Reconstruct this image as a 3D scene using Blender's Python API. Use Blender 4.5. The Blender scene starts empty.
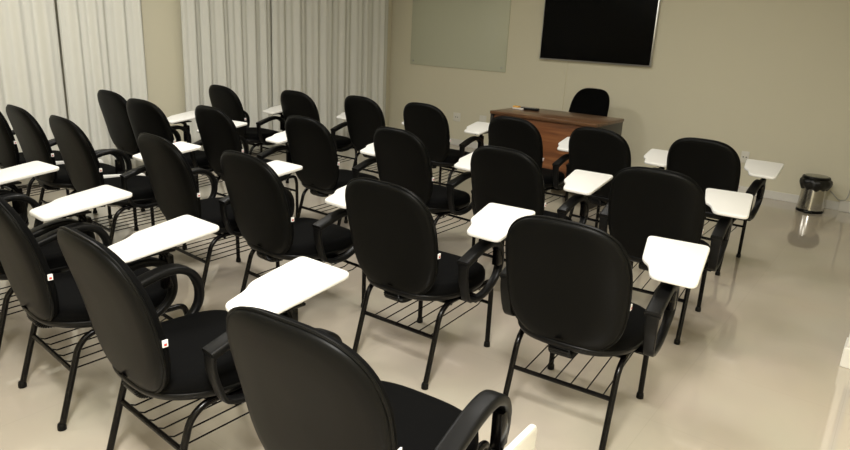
import bpy, bmesh, math, random
from mathutils import Vector, Matrix
random.seed(7)
C = bpy.context.scene.collection
PI = math.pi

# ---------------------------------------------------------------- materials
def mat(name, col, rough=.5, metal=0.0, spec=.5, coat=0.0):
    m = bpy.data.materials.new(name); m.use_nodes = True
    b = m.node_tree.nodes['Principled BSDF']
    b.inputs['Base Color'].default_value = (*col, 1)
    b.inputs['Roughness'].default_value = rough
    b.inputs['Metallic'].default_value = metal
    b.inputs['Specular IOR Level'].default_value = spec
    b.inputs['Coat Weight'].default_value = coat
    return m
def bsdf(m): return m.node_tree.nodes['Principled BSDF']
def noise_bump(m, scale, strength, dist=.002, detail=3, vec=None):
    nt = m.node_tree
    tc = nt.nodes.new('ShaderNodeTexCoord')
    n = nt.nodes.new('ShaderNodeTexNoise'); n.inputs['Scale'].default_value = scale; n.inputs['Detail'].default_value = detail
    bp = nt.nodes.new('ShaderNodeBump'); bp.inputs['Strength'].default_value = strength; bp.inputs['Distance'].default_value = dist
    nt.links.new(tc.outputs['Object'], n.inputs['Vector'])
    nt.links.new(n.outputs['Fac'], bp.inputs['Height'])
    nt.links.new(bp.outputs['Normal'], bsdf(m).inputs['Normal'])
    return n
def ramp_color(m, fac_socket, stops):
    nt = m.node_tree
    r = nt.nodes.new('ShaderNodeValToRGB')
    els = r.color_ramp.elements
    while len(els) < len(stops): els.new(.5)
    for e, (p, c) in zip(els, stops): e.position = p; e.color = (*c, 1)
    nt.links.new(fac_socket, r.inputs['Fac'])
    nt.links.new(r.outputs['Color'], bsdf(m).inputs['Base Color'])
    return r

M = {}
M['vinyl'] = mat('black_vinyl', (.0034, .0034, .0030), .42, spec=.09); noise_bump(M['vinyl'], 900, .12, .0006)
M['fabric'] = mat('black_fabric', (.0016, .0016, .0016), .85, spec=.07); noise_bump(M['fabric'], 1400, .3, .0008)
M['shell'] = mat('black_plastic_shell', (.0025, .0025, .0025), .38, spec=.18)
M['arm'] = mat('black_polyurethane', (.0035, .0035, .0035), .42, spec=.20); noise_bump(M['arm'], 500, .06, .0005)
M['metal'] = mat('black_enamelled_steel', (.0022, .0018, .0018), .22, spec=.2)
M['tablet'] = mat('white_plastic', (.83, .82, .78), .45, spec=.35)
M['tagw'] = mat('white_tag', (.8, .78, .76), .6)
M['tagr'] = mat('red_tag_print', (.55, .03, .03), .6)
M['wall'] = mat('beige_wall_paint', (.745, .705, .55), .6, spec=.25)
n = noise_bump(M['wall'], 220, .05, .001)
M['white'] = mat('white_paint', (.78, .76, .70), .4)
M['ceil'] = mat('white_ceiling_paint', (.75, .73, .68), .8)
M['whiteplastic'] = mat('white_outlet_plastic', (.8, .78, .7), .35)
M['dark'] = mat('dark_hole', (.01, .01, .01), .6)
M['silver'] = mat('silver_aluminium', (.55, .55, .54), .3, .9)
M['screen'] = mat('black_screen_glass', (.001, .001, .001), .25, spec=.085)
M['steel'] = mat('brushed_stainless_steel', (.50, .48, .44), .2, 1.0)
M['bag'] = mat('black_bin_liner', (.004, .004, .004), .3, spec=.5)
M['lidtop'] = mat('steel_lid_disc', (.30, .30, .27), .25, .8)
M['cable'] = mat('grey_cable', (.45, .44, .40), .5)
M['doorblue'] = mat('grey_blue_door_paint', (.22, .27, .36), .4)

# porcelain tile floor: large polished tiles with hairline joints
fm = mat('polished_porcelain_floor', (.52, .44, .335), .06, spec=.8, coat=.35)
nt = fm.node_tree
tc = nt.nodes.new('ShaderNodeTexCoord')
br = nt.nodes.new('ShaderNodeTexBrick'); br.offset = 0; br.inputs['Scale'].default_value = 1
br.inputs['Brick Width'].default_value = .6; br.inputs['Row Height'].default_value = .6
br.inputs['Mortar Size'].default_value = .0012; br.inputs['Mortar Smooth'].default_value = .1
br.inputs['Color1'].default_value = (.55, .49, .40, 1); br.inputs['Color2'].default_value = (.545, .485, .395, 1)
br.inputs['Mortar'].default_value = (.50, .445, .36, 1)
nt.links.new(tc.outputs['Object'], br.inputs['Vector'])
nz = nt.nodes.new('ShaderNodeTexNoise'); nz.inputs['Scale'].default_value = 2.2; nz.inputs['Detail'].default_value = 6
mx = nt.nodes.new('ShaderNodeMixRGB'); mx.blend_type = 'MULTIPLY'; mx.inputs[0].default_value = .10
nt.links.new(tc.outputs['Object'], nz.inputs['Vector'])
nt.links.new(br.outputs['Color'], mx.inputs[1]); nt.links.new(nz.outputs['Color'], mx.inputs[2])
nt.links.new(mx.outputs['Color'], bsdf(fm).inputs['Base Color'])
M['floor'] = fm

# desk wood
def wood(name, c1, c2, c3, axis_scale):
    m = mat(name, c2, .28, spec=.45)
    nt = m.node_tree
    tc = nt.nodes.new('ShaderNodeTexCoord'); mp = nt.nodes.new('ShaderNodeMapping')
    mp.inputs['Scale'].default_value = axis_scale
    n = nt.nodes.new('ShaderNodeTexNoise'); n.inputs['Scale'].default_value = 3; n.inputs['Detail'].default_value = 8
    n.inputs['Distortion'].default_value = .6
    nt.links.new(tc.outputs['Object'], mp.inputs['Vector']); nt.links.new(mp.outputs['Vector'], n.inputs['Vector'])
    ramp_color(m, n.outputs['Fac'], [(.30, c1), (.5, c2), (.72, c3)])
    return m
M['wood'] = wood('reddish_brown_wood', (.10, .036, .014), (.19, .07, .026), (.27, .115, .045), (.8, 6, 9))
M['woodtop'] = wood('brown_desk_top_wood', (.08, .038, .018), (.135, .065, .03), (.18, .09, .043), (.8, 12, 9))
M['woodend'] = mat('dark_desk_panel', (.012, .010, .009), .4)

# curtain cloth: thin woven white fabric
cm = mat('white_curtain_cloth', (.72, .72, .665), .85, spec=.1)
M['curtain'] = cm
noise_bump(cm, 700, .08, .0006)
# frosted glass board
gm = mat('greenish_glass_board', (.60, .615, .48), .2, spec=.5, coat=.3)
M['glassboard'] = gm

# ---------------------------------------------------------------- mesh helpers
def new_mesh_obj(name, bm, material, parent=None, smooth=True, autos=35):
    me = bpy.data.meshes.new(name)
    bmesh.ops.recalc_face_normals(bm, faces=bm.faces[:])
    bm.to_mesh(me); bm.free()
    mats = material if isinstance(material, (list, tuple)) else [material]
    for m in mats: me.materials.append(m)
    if smooth:
        me.polygons.foreach_set('use_smooth', [True]*len(me.polygons))
        try: me.set_sharp_from_angle(angle=math.radians(autos))
        except Exception: pass
    o = bpy.data.objects.new(name, me); C.objects.link(o)
    if parent: o.parent = parent
    return o

def add_box(bm, x0, x1, y0, y1, z0, z1, bev=0.0, mi=0, seg=2):
    b = bmesh.new()
    bmesh.ops.create_cube(b, size=1)
    for v in b.verts:
        v.co = Vector(((x0+x1)/2+v.co.x*(x1-x0), (y0+y1)/2+v.co.y*(y1-y0), (z0+z1)/2+v.co.z*(z1-z0)))
    if bev > 0: bmesh.ops.bevel(b, geom=b.edges[:], offset=bev, segments=seg, affect='EDGES', profile=.5)
    merge(bm, b, mi)
def merge(bm, b, mi=0, mtx=None):
    vm = {}
    for v in b.verts: vm[v] = bm.verts.new(mtx @ v.co if mtx else v.co)
    for f in b.faces:
        try:
            nf = bm.faces.new([vm[v] for v in f.verts]); nf.material_index = mi
        except ValueError: pass
    b.free()

def sweep(bm, pts, r, n=10, closed=False, prof=None, up=Vector((0, 0, 1)), mi=0, caps=True, rs=None):
    """tube / profile swept along points with a stable frame. prof: list of (a,b) offsets"""
    pts = [Vector(p) for p in pts]
    if prof is None: prof = [(math.cos(2*PI*k/n), math.sin(2*PI*k/n)) for k in range(n)]; sc = r
    else: sc = 1
    rings = []
    N = len(pts)
    for i, p in enumerate(pts):
        if closed: t = pts[(i+1) % N]-pts[i-1]
        else: t = pts[min(i+1, N-1)]-pts[max(i-1, 0)]
        t.normalize()
        s = t.cross(up)
        if s.length < 1e-4: s = t.cross(Vector((1, 0, 0)))
        s.normalize(); u = s.cross(t)
        k = sc*(rs[i] if rs else 1)
        rings.append([bm.verts.new(p+s*(a*k)+u*(b*k)) for a, b in prof])
    m = len(prof)
    for i in range(N if closed else N-1):
        A, B = rings[i], rings[(i+1) % N]
        for k in range(m):
            f = bm.faces.new((A[k], A[(k+1) % m], B[(k+1) % m], B[k])); f.material_index = mi
    if caps and not closed:
        for rg in (rings[0], rings[-1]):
            f = bm.faces.new(rg); f.material_index = mi

def smooth_path(pts, sub=6, closed=False):
    """Catmull-Rom through points"""
    P = [Vector(p) for p in pts]; N = len(P); out = []
    rng = range(N) if closed else range(N-1)
    for i in rng:
        p1, p2 = P[i], P[(i+1) % N]
        p0 = P[i-1] if (i > 0 or closed) else p1*2-p2
        p3 = P[(i+2) % N] if (i+2 < N or closed) else p2*2-p1
        for k in range(sub):
            t = k/sub
            out.append(.5*((2*p1)+(-p0+p2)*t+(2*p0-5*p1+4*p2-p3)*t*t+(-p0+3*p1-3*p2+p3)*t**3))
    if not closed: out.append(P[-1])
    return out

def fillet(pts, rad, seg=6):
    P = [Vector(p) for p in pts]; out = [P[0]]
    for i in range(1, len(P)-1):
        a = (P[i-1]-P[i]); b = (P[i+1]-P[i]); r = min(rad, a.length*.49, b.length*.49)
        a.normalize(); b.normalize()
        s, e = P[i]+a*r, P[i]+b*r
        for k in range(seg+1):
            t = k/seg; out.append(s*(1-t)**2+P[i]*2*t*(1-t)+e*t*t)
    out.append(P[-1]); return out

def rounded_poly(pts, radii, seg=6):
    N = len(pts); out = []
    for i in range(N):
        p = Vector(pts[i]); a = Vector(pts[i-1])-p; b = Vector(pts[(i+1) % N])-p
        r = min(radii[i], a.length*.49, b.length*.49)
        a.normalize(); b.normalize(); s, e = p+a*r, p+b*r
        for k in range(seg+1):
            t = k/seg; out.append(s*(1-t)**2+p*2*t*(1-t)+e*t*t)
    return out

def add_slab(bm, outline, z0, z1, bev=.004, mi=0):
    b = bmesh.new()
    vs = [b.verts.new((x, y, z0)) for x, y in outline]
    f = b.faces.new(vs)
    r = bmesh.ops.extrude_face_region(b, geom=[f])
    for v in r['geom']:
        if isinstance(v, bmesh.types.BMVert): v.co.z = z1
    bmesh.ops.recalc_face_normals(b, faces=b.faces[:])
    if bev:
        es = [e for e in b.edges if len(e.link_faces) == 2 and any(len(ff.verts) > 6 for ff in e.link_faces)]
        bmesh.ops.bevel(b, geom=es, offset=bev, segments=3, affect='EDGES', profile=.5)
    merge(bm, b, mi)

def lathe(bm, prof, n=32, mi=0, c=(0, 0)):
    rings = []
    for r, z in prof:
        rings.append([bm.verts.new((c[0]+r*math.cos(2*PI*k/n), c[1]+r*math.sin(2*PI*k/n), z)) for k in range(n)])
    for A, B in zip(rings, rings[1:]):
        for k in range(n):
            f = bm.faces.new((A[k], A[(k+1) % n], B[(k+1) % n], B[k])); f.material_index = mi
    for rg in (rings[0], rings[-1]):
        f = bm.faces.new(rg); f.material_index = mi

def thing(name, label, cat, loc, rz=0, group=None):
    o = bpy.data.objects.new(name, None); C.objects.link(o); o.empty_display_size = .1
    o.location = loc; o.rotation_euler = (0, 0, rz)
    o['label'] = label; o['category'] = cat
    if group: o['group'] = group
    return o
def structure(o): o['kind'] = 'structure'; return o

# ---------------------------------------------------------------- chair
def se_outline(w, h, n=48, p=3.0, wb=1.0):
    """superellipse outline (x, z) centred at 0; wb narrows the lower half"""
    out = []
    for k in range(n):
        t = 2*PI*k/n; c, s = math.cos(t), math.sin(t)
        x = w*math.copysign(abs(c)**(2/p), c); z = h*math.copysign(abs(s)**(2/p), s)
        f = 1+(wb-1)*(.5-.5*z/h)
        out.append((x*f, z))
    return out

BZ0, BZ1 = .380, .870          # back cushion bottom / top
def back_pt(x, z, off):
    """map cushion coordinates (x, height z, offset towards the front) to the reclined, gently wrapped back"""
    zz = (z-BZ0)/(BZ1-BZ0)
    y = -.270-.117*zz+.018*math.sin(PI*min(max(zz, 0), 1))+off
    y += .012*(x/.22)**2
    return Vector((x, y, z))

def cushion(fr_list, cz, outline):
    """stack of scaled rings: list of (scale, offset)"""
    bm = bmesh.new(); rings = []
    for sc, off in fr_list:
        rings.append([bm.verts.new(back_pt(x*sc, cz+z*(1-(1-sc)*.92), off)) for x, z in outline])
    n = len(outline)
    for A, B in zip(rings, rings[1:]):
        for k in range(n): bm.faces.new((A[k], A[(k+1) % n], B[(k+1) % n], B[k]))
    bm.faces.new(rings[0]); bm.faces.new(rings[-1])
    return bm

def seat_outline(n=56):
    out = []
    for k in range(n):
        t = 2*PI*k/n; c, s = math.cos(t), math.sin(t); p = 3.0
        x = .235*math.copysign(abs(c)**(2/p), c); y = .250*math.copysign(abs(s)**(2/p), s)
        f = 1+.0*y
        if y < 0: f = 1-.10*(-y/.235)**1.5
        out.append((x*f, y-.018))
    return out

def seat_rings(lst, outline, dip=0):
    bm = bmesh.new(); rings = []
    for sc, z in lst:
        r = []
        for x, y in outline:
            X, Y = x*sc, y*sc
            zz = z-.016*max(0, (Y-.14)/.1)**2+.012*(Y/-.235 if Y < 0 else 0)*1.0
            r.append(bm.verts.new((X, Y, zz)))
        rings.append(r)
    n = len(outline)
    for A, B in zip(rings, rings[1:]):
        for k in range(n): bm.faces.new((A[k], A[(k+1) % n], B[(k+1) % n], B[k]))
    bm.faces.new(rings[0]); bm.faces.new(rings[-1])
    return bm

def make_chair(name='tablet_arm_chair', folded=False):
    t = thing(name, 'x', 'chair', (0, 0, 0))
    # seat
    so = seat_outline()
    bm = seat_rings([(.965, .372), (1.0, .380), (1.012, .395), (1.005, .412), (.975, .425), (.92, .433), (.80, .437), (.55, .434), (.25, .430)], so)
    seat = new_mesh_obj('seat', bm, M['fabric'], t, autos=80)
    bm = seat_rings([(.80, .345), (.90, .350), (.985, .362), (1.012, .374), (1.016, .381), (1.004, .385), (.96, .385)], so)
    sh = new_mesh_obj('seat_shell', bm, M['shell'], t, autos=50)
    # backrest : rear shell + front cushion with piping between
    ol = se_outline(.231, (BZ1-BZ0)/2, 56, 3.05, .93); cz = (BZ0+BZ1)/2
    bm = cushion([(.10, -.004), (.50, -.0035), (.80, -.001), (.92, .004), (.975, .011), (1.0, .021), (.995, .026)], cz, ol)
    bs = new_mesh_obj('back_cover', bm, M['vinyl'], t, autos=80)
    bm = cushion([(.985, .024), (1.0, .030), (1.003, .036), (.985, .044), (.95, .050), (.86, .056), (.6, .061), (.2, .062)], cz, ol)
    bk = new_mesh_obj('backrest', bm, M['fabric'], t, autos=80)
    bm = bmesh.new()
    sweep(bm, [back_pt(x*1.004, cz+z*1.004, .023) for x, z in ol], .0045, 6, closed=True)
    new_mesh_obj('piping', bm, M['vinyl'], bk)
    # manufacturer tag sewn in the right seam
    bm = bmesh.new()
    p = back_pt(.2245, .59, .036)
    add_box(bm, p.x-.002, p.x+.0025, p.y-.007, p.y+.009, p.z-.010, p.z+.011, .0008, 0)
    add_box(bm, p.x+.0024, p.x+.0030, p.y-.003, p.y+.005, p.z-.006, p.z+.001, 0, 1)
    o = new_mesh_obj('fabric_tag', bm, [M['tagw'], M['tagr']], bk, smooth=False); o['label'] = 'white tag with red print'
    # L bracket with ribbed boot joining seat and back
    bm = bmesh.new()
    path = fillet([(0, .02, .338), (0, -.20, .338), (0, -.235, .350), (0, -.252, .385), (0, -.252, .42)], .03, 6)
    prof = [(-.035, -.005), (.035, -.005), (.035, .005), (-.035, .005)]
    sweep(bm, path, 1, prof=prof, up=Vector((1, 0, 0)).cross(Vector((0, 1, 0))))
    br = new_mesh_obj('back_bracket', bm, M['metal'], t)
    bm = bmesh.new()
    cp = smooth_path([(0, -.165, .335), (0, -.205, .338), (0, -.235, .346), (0, -.250, .362), (0, -.250, .392)], 8)
    rs = [1+.10*(k % 2) for k in range(len(cp))]
    pr = [(q.x, q.y) for q in rounded_poly([(-.040, -.013), (.040, -.013), (.040, .013), (-.040, .013)], [.008]*4, 3)]
    sweep(bm, cp, 1, prof=pr, rs=rs)
    new_mesh_obj('ribbed_boot', bm, M['shell'], br)
    # tubular legs
    hw = .20
    for s in (-1, 1):
        bm = bmesh.new()
        pts = fillet([(s*hw, .15, .343), (s*hw, .222, .343), (s*hw*1.0, .238, .29), (s*hw, .240, .016)], .04, 7)
        sweep(bm, pts, .0115, 12, up=Vector((1, 0, 0)))
        lg = new_mesh_obj('leg', bm, M['metal'], t)
        bm = bmesh.new(); lathe(bm, [(.012, 0), (.0155, .002), (.0155, .014), (.0135, .024), (.0122, .026)], 16, c=(s*hw, .240))
        new_mesh_obj('foot_cap', bm, M['shell'], lg)
    for s in (-1, 1):
        bm = bmesh.new()
        pts = fillet([(s*hw, .149, .343), (s*hw*.99, -.13, .343), (s*hw*.98, -.180, .305), (s*hw, -.265, .016)], .055, 9)
        sweep(bm, pts, .0115, 12, up=Vector((1, 0, 0)))
        lg = new_mesh_obj('leg', bm, M['metal'], t)
        bm = bmesh.new(); lathe(bm, [(.012, 0), (.0155, .002), (.0155, .014), (.0135, .024), (.0122, .026)], 16, c=(s*hw, -.267))
        new_mesh_obj('foot_cap', bm, M['shell'], lg)
    # seat frame cross tubes
    bm = bmesh.new()
    for y in (-.10, .13): sweep(bm, [(-hw, y, .333), (hw, y, .333)], .010, 10)
    add_box(bm, -.045, .045, -.11, .14, .3405, .3455)
    new_mesh_obj('seat_frame', bm, M['metal'], t)
    # book rack under the seat
    bm = bmesh.new()
    sweep(bm, [(-hw*.99, -.206, .208), (hw*.99, -.206, .208)], .009, 10)
    sweep(bm, [(-hw, .238, .225), (hw, .238, .225)], .008, 10)
    for k in range(6):
        x = -.155+k*.062
        sweep(bm, [(x, -.206, .212), (x, -.18, .198), (x, .2, .215), (x, .240, .230)], .0028, 6)
    new_mesh_obj('book_rack', bm, M['metal'], t)
    # closed loop armrests
    for s in (-1, 1):
        ax = s*.278
        top = smooth_path([(ax, -.158, .543), (ax, -.10, .562), (ax, -.03, .582), (ax, .03, .590),
                           (ax, .075, .583), (ax, .120, .552), (ax, .142, .500), (ax, .138, .440), (ax-s*.002, .100, .392), (ax-s*.004, .03, .358), (ax-s*.006, -.04, .352)], 5)
        N = len(top); bm = bmesh.new()
        rings = []
        for i, p in enumerate(top):
            u = i/(N-1)
            w = .028 if u < .40 else max(.017, .028-.012*(u-.40)/.4)     # half width in x
            th = .0145 if u < .6 else .013
            tg = (top[min(i+1, N-1)]-top[max(i-1, 0)]).normalized()
            nrm = Vector((1, 0, 0)).cross(tg).normalized()
            pr = rounded_poly([(-w, -th), (w, -th), (w, th), (-w, th)], [.011]*4, 3)
            rings.append([bm.verts.new(p+Vector((1, 0, 0))*q.x+nrm*q.y) for q in pr])
        m = len(rings[0])
        for A, B in zip(rings, rings[1:]):
            for k in range(m): bm.faces.new((A[k], A[(k+1) % m], B[(k+1) % m], B[k]))
        bm.faces.new(rings[0]); bm.faces.new(rings[-1])
        # slender rear upright closing the loop
        back = smooth_path([(ax, -.152, .540), (ax, -.150, .49), (ax, -.132, .425), (ax-s*.003, -.105, .375), (ax-s*.006, -.03, .352)], 5)
        rings = []
        for i, p in enumerate(back):
            tg = (back[min(i+1, len(back)-1)]-back[max(i-1, 0)]).normalized()
            nrm = Vector((1, 0, 0)).cross(tg).normalized(); w = .024-.007*i/len(back)
            pr = rounded_poly([(-w, -.008), (w, -.008), (w, .008), (-w, .008)], [.006]*4, 3)
            rings.append([bm.verts.new(p+Vector((1, 0, 0))*q.x+nrm*q.y) for q in pr])
        for A, B in zip(rings, rings[1:]):
            for k in range(m): bm.faces.new((A[k], A[(k+1) % m], B[(k+1) % m], B[k]))
        bm.faces.new(rings[0]); bm.faces.new(rings[-1])
        arm = new_mesh_obj('armrest', bm, M['arm'], t, autos=50)
        bm = bmesh.new()
        add_box(bm, min(s*.17, s*.268), max(s*.17, s*.268), -.055, .035, .338, .347, .002)
        new_mesh_obj('arm_bracket', bm, M['metal'], arm)
    if True:
        # writing tablet
        ol2 = [(q.x, q.y) for q in rounded_poly([(.231, -.078), (.390, -.080), (.358, .312), (.121, .300), (.165, .060), (.199, .022)],
                                               [.03, .035, .03, .03, .05, .05], 7)]
        bm = bmesh.new(); add_slab(bm, ol2, .652, .670, .006)
        if folded:      # swung down beside the arm
            for v in bm.verts: v.co = Vector((.318+(v.co.z-.661), v.co.y-.035, .470-(.402-v.co.x)))
        else:           # lies tilted slightly, front edge higher
            for v in bm.verts: v.co.z += -.014+.036*(v.co.y+.08)/.39
        tb = new_mesh_obj('writing_tablet', bm, M['tablet'], t, autos=40)
        bm = bmesh.new()
        if folded: add_box(bm, .288, .306, -.03, .12, .28, .42, .003)
        else: add_box(bm, .240, .365, -.03, .12, .636, .6455, .003)
        if not folded: sweep(bm, fillet([(.285, .120, .50), (.287, .120, .60), (.295, .08, .634), (.30, .00, .634)], .03, 6), .0125, 12, up=Vector((1, 0, 0)))
        add_box(bm, .265, .298, .10, .146, .42 if folded else .47, .53 if folded else .60, .006)
        new_mesh_obj('tablet_bracket', bm, M['metal'], t)
    return t

def copy_tree(o, parent=None):
    c = o.copy(); C.objects.link(c); c.parent = parent
    for ch in list(o.children): copy_tree(ch, c)
    return c

CHAIRS = [
 # x, y, yaw(deg), label
 (-.962, 1.172, 4, 'black tablet-arm chair nearest the camera, cut off by the bottom edge, its tablet folded down'),
 (-1.712, 1.16, -4, 'black tablet-arm chair in nearest row, right-hand neighbour of the chair cut by the left edge'),
 (-2.4, 1.18, -5, 'black tablet-arm chair in nearest row, its back cut by the left photo edge'),
 (-0.872, 2.282, 4, 'black tablet-arm chair in second row, rightmost, whole back seen with white tablet on the right'),
 (-1.618, 2.255, 1, 'black tablet-arm chair in the middle of second row, all four legs on open floor'),
 (-2.37, 2.205, -3, 'black tablet-arm chair in second row, just beyond the largest white tablet'),
 (-3.005, 2.165, -4, 'black tablet-arm chair in second row, fourth from the right, between two white tablets'),
 (-3.83, 2.10, -4, 'black tablet-arm chair in second row, fifth from the right, in front of the left curtain'),
 (-4.40, 2.10, -4, 'black tablet-arm chair in second row, sixth from the right, before the left curtain'),
 (-4.97, 2.10, 0, 'black tablet-arm chair cut by the left edge, closest in second row to the left curtain'),
 (-0.943, 3.422, 4, 'black tablet-arm chair in third row, rightmost, by the open floor'),
 (-1.686, 3.322, -1, 'black tablet-arm chair in third row, second from right, wide back before the desk'),
 (-2.43, 3.37, -4, 'black tablet-arm chair in third row, third from right, behind the middle second-row chair'),
 (-3.115, 3.26, -2, 'black tablet-arm chair in third row, fourth from right, with back seen left of centre'),
 (-3.83, 3.07, -2, 'black tablet-arm chair in third row, fifth from right, before the right-hand curtain'),
 (-4.415, 2.9, 3, 'black tablet-arm chair in third row, sixth from right, before the bare wall strip between curtains'),
 (-5.01, 3.0, 0, 'black tablet-arm chair in third row, standing at the right end of the left curtain'),
 (-1.02, 4.661, -2, 'black tablet-arm chair in front row, rightmost, nearest the pedal bin'),
 (-1.644, 4.51, -4, 'black tablet-arm chair in front row, before the right end of the wooden desk'),
 (-2.29, 4.491, -2, 'black tablet-arm chair in front row, hiding the left end of the wooden desk'),
 (-3.195, 4.606, 0, 'black tablet-arm chair in front row, left of the desk and below the glass board'),
 (-3.79, 4.53, -2, 'black tablet-arm chair in front row, at the right end of the right-hand curtain'),
 (-4.38, 4.323, 0, 'black tablet-arm chair in front row, before the middle of the right-hand curtain'),
 (-5.02, 4.034, -2, 'black tablet-arm chair in front row, leftmost, closest to the right-hand curtain'),
 (-3.05, 1.2, -3, 'black tablet-arm chair outside the left edge, showing its white tablet beyond the cut-off chair back'),
 (-3.74, 1.2, 0, 'black tablet-arm chair outside the left edge, showing only the white tablet furthest left'),
]
proto = make_chair()
nearest = make_chair(folded=True)
for i, (x, y, a, lab) in enumerate(CHAIRS):
    o = nearest if i == 0 else proto if i == 1 else copy_tree(nearest if i in (8, 9) else proto)
    o.location = (x, y, 0); o.rotation_euler = (0, 0, math.radians(a))
    o['label'] = lab; o['category'] = 'chair'; o['group'] = 'tablet-arm chairs set out in rows'

# ---------------------------------------------------------------- teacher's chair and desk
def make_teacher_chair(loc, rz):
    t = thing('office_chair', 'black padded chair without tablet standing behind the wooden desk', 'chair', loc, rz)
    so = seat_outline()
    bm = seat_rings([(.9, .40), (1.0, .41), (1.012, .43), (.975, .458), (.92, .466), (.80, .470), (.25, .463)], so)
    new_mesh_obj('seat', bm, M['fabric'], t, autos=80)
    dz = .04
    ol = se_outline(.207, .25, 56, 3.2, 1.10)
    bm = cushion([(.10, -.004), (.80, -.001), (.92, .004), (1.0, .021), (1.004, .042), (.95, .064), (.6, .075), (.2, .076)], .645, ol)
    for v in bm.verts: v.co.z += dz
    new_mesh_obj('backrest', bm, M['fabric'], t, autos=80)
    bm = bmesh.new()
    sweep(bm, fillet([(0, .02, .385), (0, -.25, .385), (0, -.262, .60)], .05), 1, prof=[(-.035, -.005), (.035, -.005), (.035, .005), (-.035, .005)])
    new_mesh_obj('back_bracket', bm, M['metal'], t)
    bm = bmesh.new(); lathe(bm, [(.026, .10), (.026, .26), (.014, .26), (.014, .40)], 20)
    new_mesh_obj('gas_column', bm, M['metal'], t)
    bm = bmesh.new()
    for k in range(5):
        a = 2*PI*k/5+.3; d = Vector((math.cos(a), math.sin(a), 0))
        sweep(bm, [Vector((0, 0, .115)), d*.15+Vector((0, 0, .105)), d*.27+Vector((0, 0, .068))], .018, 8)
    st = new_mesh_obj('star_base', bm, M['shell'], t)
    for k in range(5):
        a = 2*PI*k/5+.3; d = Vector((math.cos(a), math.sin(a), 0))*.27
        bm = bmesh.new()
        for off in (-.014, .014):
            b = bmesh.new(); lathe(b, [(.018, -.009), (.026, -.007), (.026, .007), (.018, .009)], 16)
            m = Matrix.Translation(Vector((d.x, d.y, .026))) @ Matrix.Rotation(a, 4, 'Z') @ Matrix.Rotation(PI/2, 4, 'X') @ Matrix.Translation((0, 0, off))
            merge(bm, b, 0, m)
        sweep(bm, [(d.x, d.y, .026), (d.x, d.y, .07)], .008, 8)
        new_mesh_obj('caster', bm, M['shell'], st)
    return t
make_teacher_chair((-2.775, 6.26, 0), math.radians(175))

dk = thing('desk', 'reddish-brown wooden desk before the wall under the black television', 'desk', (-2.645, 5.57, 0), math.radians(-.5))
L = .522; Dp = .31
bm = bmesh.new(); add_box(bm, -L, L, -Dp, .31, .722, .75, .003); new_mesh_obj('desktop', bm, M['woodtop'], dk)
bm = bmesh.new(); add_box(bm, -L+.03, L-.03, -Dp+.035, -Dp+.055, .16, .722, .001); new_mesh_obj('modesty_panel', bm, M['wood'], dk)
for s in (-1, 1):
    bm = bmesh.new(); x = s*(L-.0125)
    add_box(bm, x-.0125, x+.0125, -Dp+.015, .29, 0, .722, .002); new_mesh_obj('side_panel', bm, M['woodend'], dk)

# remote control and marker on the desk
rc = thing('remote_control', 'small black remote control lying on the left end of the desk top', 'remote control', (-2.955, 5.64, .7502), math.radians(12))
bm = bmesh.new(); add_box(bm, -.085, .085, -.022, .022, 0, .022, .006); bd = new_mesh_obj('case', bm, M['shell'], rc)
bm = bmesh.new()
for i in range(6):
    for j in range(3): add_box(bm, -.07+i*.022, -.058+i*.022, -.014+j*.011, -.008+j*.011, .0218, .0238)
new_mesh_obj('buttons', bm, M['cable'], rc, smooth=False)
er = thing('board_eraser', 'small yellow and white board eraser beside the remote on the desk', 'eraser', (-3.065, 5.62, .7502), math.radians(-5))
M['yellow'] = mat('yellow_plastic', (.75, .42, .08), .5); M['felt'] = mat('pale_felt', (.75, .70, .62), .9)
bm = bmesh.new(); add_box(bm, -.06, .06, -.026, .026, 0, .014, .003); new_mesh_obj('felt_pad', bm, M['felt'], er)
bm = bmesh.new(); add_box(bm, -.058, .005, -.024, .024, .014, .030, .005); new_mesh_obj('grip', bm, M['yellow'], er)

# ---------------------------------------------------------------- room shell
XL, XR, YB, YF, ZC = -5.95, .015, 7.139, -2.2, 2.75
XN = .95; YJ = 3.52        # near part of the room is wider on the right
def box_struct(name, x0, x1, y0, y1, z0, z1, m, bev=0):
    bm = bmesh.new(); add_box(bm, x0, x1, y0, y1, z0, z1, bev)
    return structure(new_mesh_obj(name, bm, m, smooth=False))
box_struct('floor', XL-.1, XN+.1, YF-.1, YB+.1, -.08, 0, M['floor'])
box_struct('ceiling', XL-.1, XN+.1, YF-.1, YB+.1, ZC, ZC+.08, M['ceil'])
box_struct('wall_back', XL-.1, XN+.1, YB, YB+.1, 0, ZC, M['wall'])
box_struct('wall_left', XL-.1, XL, YF, YB, 0, ZC, M['wall'])
box_struct('wall_right', XR, XR+.1, YJ, YB, 0, ZC, M['wall'])
box_struct('wall_jog', XR+.1, XN, YJ, YJ+.1, 0, ZC, M['wall'])
box_struct('wall_near_right', XN, XN+.1, YF, YJ, 0, ZC, M['wall'])
box_struct('wall_front', XL-.1, XN+.1, YF-.1, YF, 0, ZC, M['wall'])
box_struct('baseboard_back', XL, -.42, YB-.014, YB, 0, .078, M['white'], .003)
box_struct('baseboard_right', XR-.014, XR, YJ+.09, YB-.03, 0, .078, M['white'], .003)
box_struct('baseboard_left', XL, XL+.014, YF, YB-.014, 0, .078, M['white'], .003)
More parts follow.
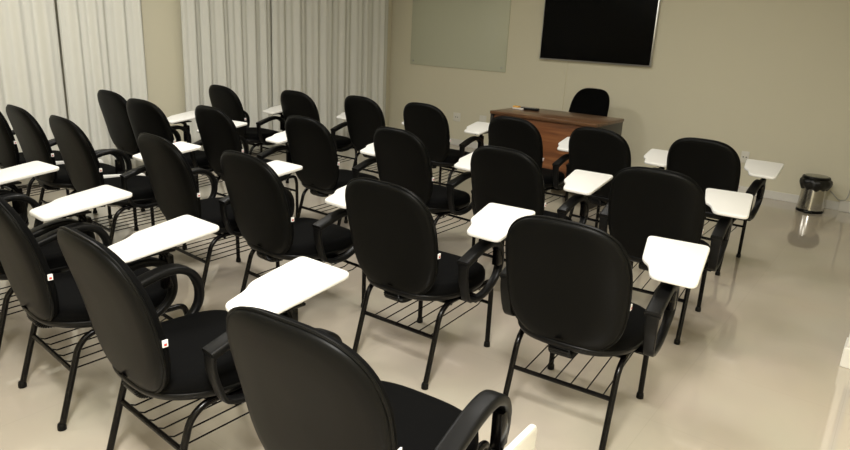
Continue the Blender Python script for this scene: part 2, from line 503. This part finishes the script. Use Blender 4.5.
# door casing at the corner on the right
bm = bmesh.new(); add_box(bm, XR-.060, XR-.028, YJ-.03, YJ+.09, .10, 2.15, .004)
cs = structure(new_mesh_obj('trim_1', bm, M['white'], smooth=False))
bm = bmesh.new(); add_box(bm, XR-.068, XR-.0, YJ-.05, YJ+.10, 0, .10, .004)
structure(new_mesh_obj('trim_2', bm, M['white'], smooth=False))
bm = bmesh.new(); add_box(bm, XR-.027, XR, YJ-.025, YJ+.09, .101, 2.12); structure(new_mesh_obj('door_1', bm, M['doorblue'], smooth=False))
# raised floor duct at the right end of the back wall
bm = bmesh.new(); add_box(bm, -.418, XR-.016, YB-.045, YB, 0, .10, .004)
new = structure(new_mesh_obj('trim_3', bm, M['white'], smooth=False))

# ---------------------------------------------------------------- curtains and wall columns
def curtain(name, label, y0, y1, x, z0, z1, folds, seed, gaps):
    rnd = random.Random(seed)
    ph = [rnd.uniform(0, 6.28) for _ in range(6)]
    n = int((y1-y0)*90); nz = 14
    bm = bmesh.new(); grid = []
    for j in range(nz+1):
        v = j/nz; z = z0+(z1-z0)*v; row = []
        fl = (1-v)
        for i in range(n+1):
            u = i/n; y = y0+(y1-y0)*u
            a = 2*PI*folds*u
            d = .024*math.sin(a+ph[0]+.8*math.sin(a*.31+ph[1]))+.012*math.sin(a*2.3+ph[2]+.5*v)+.010*math.sin(a*.47+ph[3])
            d *= .75+.35*fl
            for g in gaps: d += .05*math.exp(-((y-g-.01*fl)/.012)**2)
            yy = y+(u-.5)*.012*fl+.008*math.sin(3*v+ph[4]+u*9)*math.sin(PI*u)
            row.append(bm.verts.new((x-d, yy, z)))
        grid.append(row)
    for j in range(nz):
        for i in range(n): bm.faces.new((grid[j][i], grid[j][i+1], grid[j+1][i+1], grid[j+1][i]))
    o = new_mesh_obj(name, bm, M['curtain'], autos=180)
    md = o.modifiers.new('thick', 'SOLIDIFY'); md.thickness = .0015
    o['label'] = label; o['category'] = 'curtain'; o['group'] = 'white curtains along the left wall'
    return o
cx = XL+.13
curtain('curtain', 'white pleated curtain panel furthest left, cut by the left photo edge', .5, 2.69, cx, .03, 2.66, 10, 1, [])
curtain('curtain', 'white pleated curtain panel just left of the bare beige wall strip', 2.715, 3.46, cx, .03, 2.66, 4, 2, [])
curtain('curtain', 'white pleated curtain panel just right of the bare beige wall strip', 3.87, 4.975, cx, .03, 2.66, 6, 3, [])
curtain('curtain', 'white pleated curtain panel ending at the back corner below the glass board', 4.99, 6.92, cx, .03, 2.66, 8, 4, [])
# curtain rail
def rail(y0, y1, lab):
    r = thing('curtain_rail', lab, 'curtain rail', (cx, (y0+y1)/2, 2.68))
    h = (y1-y0)/2
    bm = bmesh.new(); sweep(bm, [(0, -h, 0), (0, h, 0)], .012, 10); new_mesh_obj('rod', bm, M['silver'], r)
    for k in (-.9, 0, .9):
        bm = bmesh.new(); add_box(bm, -.13, .0, k*h-.01, k*h+.01, -.006, .006); new_mesh_obj('wall_bracket', bm, M['silver'], r, smooth=False)
rail(.45, 3.50, 'slim metal rail above the left pair of curtain panels'); rail(3.83, 6.98, 'slim metal rail above the right pair of curtain panels')

# ---------------------------------------------------------------- things on the back wall
tv = thing('television', 'large black wall television with thin silver frame above the desk', 'television', (-3.005, YB, 1.170))
tw0, tw1 = -.652, .650; th = .735
bm = bmesh.new(); add_box(bm, tw0, tw1, -.055, -.012, 0, th, .004); new_mesh_obj('housing', bm, M['silver'], tv)
bm = bmesh.new(); add_box(bm, tw0+.012, tw1-.012, -.0575, -.0545, .016, th-.012); new_mesh_obj('screen', bm, M['screen'], tv, smooth=False)
bm = bmesh.new(); add_box(bm, -.2, .2, -.012, 0, .15, .55); new_mesh_obj('wall_mount', bm, M['shell'], tv, smooth=False)

gb = thing('glass_board', 'greenish frosted glass writing board on the wall left of the television', 'board', (-4.85, YB, .982))
bm = bmesh.new(); add_box(bm, -.73, .73, -.020, -.0, 0, 1.1, .0015); new_mesh_obj('glass_pane', bm, M['glassboard'], gb)
for x in (-.68, .68):
    for z in (.05, 1.05):
        bm = bmesh.new(); b = bmesh.new(); lathe(b, [(.008, 0), (.008, .022), (.012, .022), (.012, .028), (.009, .029)], 16)
        merge(bm, b, 0, Matrix.Translation((x, 0, z)) @ Matrix.Rotation(PI/2, 4, 'X')); new_mesh_obj('standoff_screw', bm, M['silver'], gb)

def outlet(x, z, lab, w=.075, h=.115, holes=True):
    o = thing('wall_outlet', lab, 'outlet', (x, YB, z))
    bm = bmesh.new(); add_box(bm, -w/2, w/2, -.009, 0, -h/2, h/2, .003); p = new_mesh_obj('cover_plate', bm, M['whiteplastic'], o)
    for dx in (-.014, .014) if holes else ():
        bm = bmesh.new(); b = bmesh.new(); lathe(b, [(.006, 0), (.006, .0015)], 12)
        merge(bm, b, 0, Matrix.Translation((dx, -.0085, 0)) @ Matrix.Rotation(PI/2, 4, 'X')); new_mesh_obj('socket', bm, M['dark'], o)
outlet(-4.788, .364, 'white square wall outlet below the glass board', .11, .11)
outlet(-4.39, .375, 'plain white wall box between the left front-row chair and the desk', .10, .11, False)
outlet(-1.30, .37, 'white wall outlet beside the rightmost front-row chair', .075, .115)
cd = thing('cable_channel', 'thin painted cable channel running down the wall below the television', 'cable channel', (-3.33, YB, 0))
bm = bmesh.new(); add_box(bm, -.012, .012, -.010, 0, .08, 1.24, .002); new_mesh_obj('channel', bm, M['wall'], cd)

# ---------------------------------------------------------------- pedal bin
tb = thing('trash_bin', 'small steel pedal bin with black liner standing against the back wall', 'bin', (-.625, 6.87, 0))
bm = bmesh.new(); lathe(bm, [(.104, .018), (.088, .20), (.086, .205)], 40); new_mesh_obj('steel_body', bm, M['steel'], tb)
bm = bmesh.new(); lathe(bm, [(.104, 0), (.106, .004), (.106, .016), (.102, .022)], 40); 
add_box(bm, -.03, .03, -.135, -.095, .004, .014, .003)
new_mesh_obj('base_ring', bm, M['shell'], tb)
# crumpled liner folded over the rim
bm = bmesh.new(); rnd = random.Random(3); n = 60; rows = []
prof = [(.092, .160), (.100, .162), (.117, .185), (.123, .205), (.120, .222), (.108, .232), (.098, .228)]
phs = [rnd.uniform(0, 6.28) for _ in range(5)]
for j, (r, z) in enumerate(prof):
    rw = []
    for k in range(n):
        a = 2*PI*k/n; w = .0025*math.sin(5*a+phs[0])+.003*math.sin(11*a+phs[1]+j)+.002*math.sin(17*a+phs[2]+2*j)
        w *= min(1, (len(prof)-1-j)/2)
        rr = r+w; zz = z+(.002*math.sin(4*a+phs[3])+.006*math.sin(9*a+phs[4]) if j < 2 else 0)
        rw.append(bm.verts.new((rr*math.cos(a), rr*math.sin(a), zz)))
    rows.append(rw)
for A, B in zip(rows, rows[1:]):
    for k in range(n): bm.faces.new((A[k], A[(k+1) % n], B[(k+1) % n], B[k]))
o = new_mesh_obj('bin_liner', bm, M['bag'], tb, autos=50)
bm = bmesh.new(); lathe(bm, [(.100, .226), (.107, .229), (.108, .238), (.103, .246), (.092, .249)], 40); new_mesh_obj('lid_rim', bm, M['shell'], tb)
bm = bmesh.new(); lathe(bm, [(.092, .2485), (.090, .2505), (.04, .254), (.01, .2545)], 40); new_mesh_obj('lid', bm, M['lidtop'], tb)

for c in tb.children:
    for v in c.data.vertices: v.co.x *= 1.08; v.co.y *= 1.08; v.co.z *= 1.33

# cable behind the bin
bm = bmesh.new()
sweep(bm, smooth_path([(-.52, YB-.012, .17), (-.48, YB-.02, .14), (-.44, YB-.055, .112), (-.40, YB-.06, .108), (-.37, YB-.04, .13), (-.36, YB-.012, .25), (-.36, YB-.012, .60)], 8), .005, 8)
o = new_mesh_obj('power_cable', bm, M['cable']); o['label'] = 'thin grey cable hanging down the back wall right of the pedal bin'; o['category'] = 'cable'

# ---------------------------------------------------------------- lights
def lamp(x, y, w, h, power, label):  # framed panel added on the unseen ceiling to light the room
    t = thing('ceiling_light', label, 'ceiling light', (x, y, ZC))
    bm = bmesh.new(); add_box(bm, -w/2-.02, w/2+.02, -h/2-.02, h/2+.02, -.03, 0, .004); new_mesh_obj('frame', bm, M['white'], t)
    ld = bpy.data.lights.new('lamp', 'AREA'); ld.shape = 'RECTANGLE'; ld.size = w; ld.size_y = h; ld.energy = power; ld.color = (1, .975, .92)
    lo = bpy.data.objects.new('lamp', ld); C.objects.link(lo); lo.parent = t; lo.location = (0, 0, -.035)
LX = [-.8, -3.2]
for i, (x, y, p) in enumerate([(-.3, .1, 140), (-1.2, -1.0, 10), (-3.2, .2, 8), (-1.5, 2.6, 19), (-3.9, 2.4, 44), (-2.2, 4.5, 15)]):  # first panel stands in for ceiling-bounced flash, the others are added fill
    lamp(x, y, .6, .6, p, ['square ceiling light above the camera side of the room', 'square ceiling light behind the camera',
        'square ceiling light over the left of the nearest row', 'square ceiling light over the second row',
        'square ceiling light over the left third row', 'square ceiling light before the television wall'][i])

w = bpy.data.worlds.new('World'); bpy.context.scene.world = w; w.use_nodes = True
w.node_tree.nodes['Background'].inputs[0].default_value = (.8, .85, 1, 1)
w.node_tree.nodes['Background'].inputs[1].default_value = .05

# ---------------------------------------------------------------- camera
f_px, pitch, roll, hh, a = 656.631, .290294, .050434, 1.444203, -.630890
cp, sp = math.cos(pitch), math.sin(pitch)
fw = Vector((0, cp, -sp)); rt = Vector((1, 0, 0)); up = rt.cross(fw)
r2 = rt*math.cos(roll)+up*math.sin(roll); u2 = -rt*math.sin(roll)+up*math.cos(roll)
R = Matrix.Rotation(-a, 3, 'Z')
r2, u2, fw = R @ r2, R @ u2, R @ fw
m = Matrix(((r2.x, u2.x, -fw.x, 0), (r2.y, u2.y, -fw.y, 0), (r2.z, u2.z, -fw.z, hh), (0, 0, 0, 1)))
cam = bpy.data.cameras.new('Camera'); co = bpy.data.objects.new('Camera', cam); C.objects.link(co)
co.matrix_world = m; cam.sensor_width = 36; cam.lens = f_px/850*36; cam.clip_start = .02
bpy.context.scene.camera = co

vs = bpy.context.scene.view_settings
vs.view_transform = 'Standard'; vs.look = 'None'; vs.gamma = 1; vs.use_curve_mapping = False; vs.exposure = 0.15
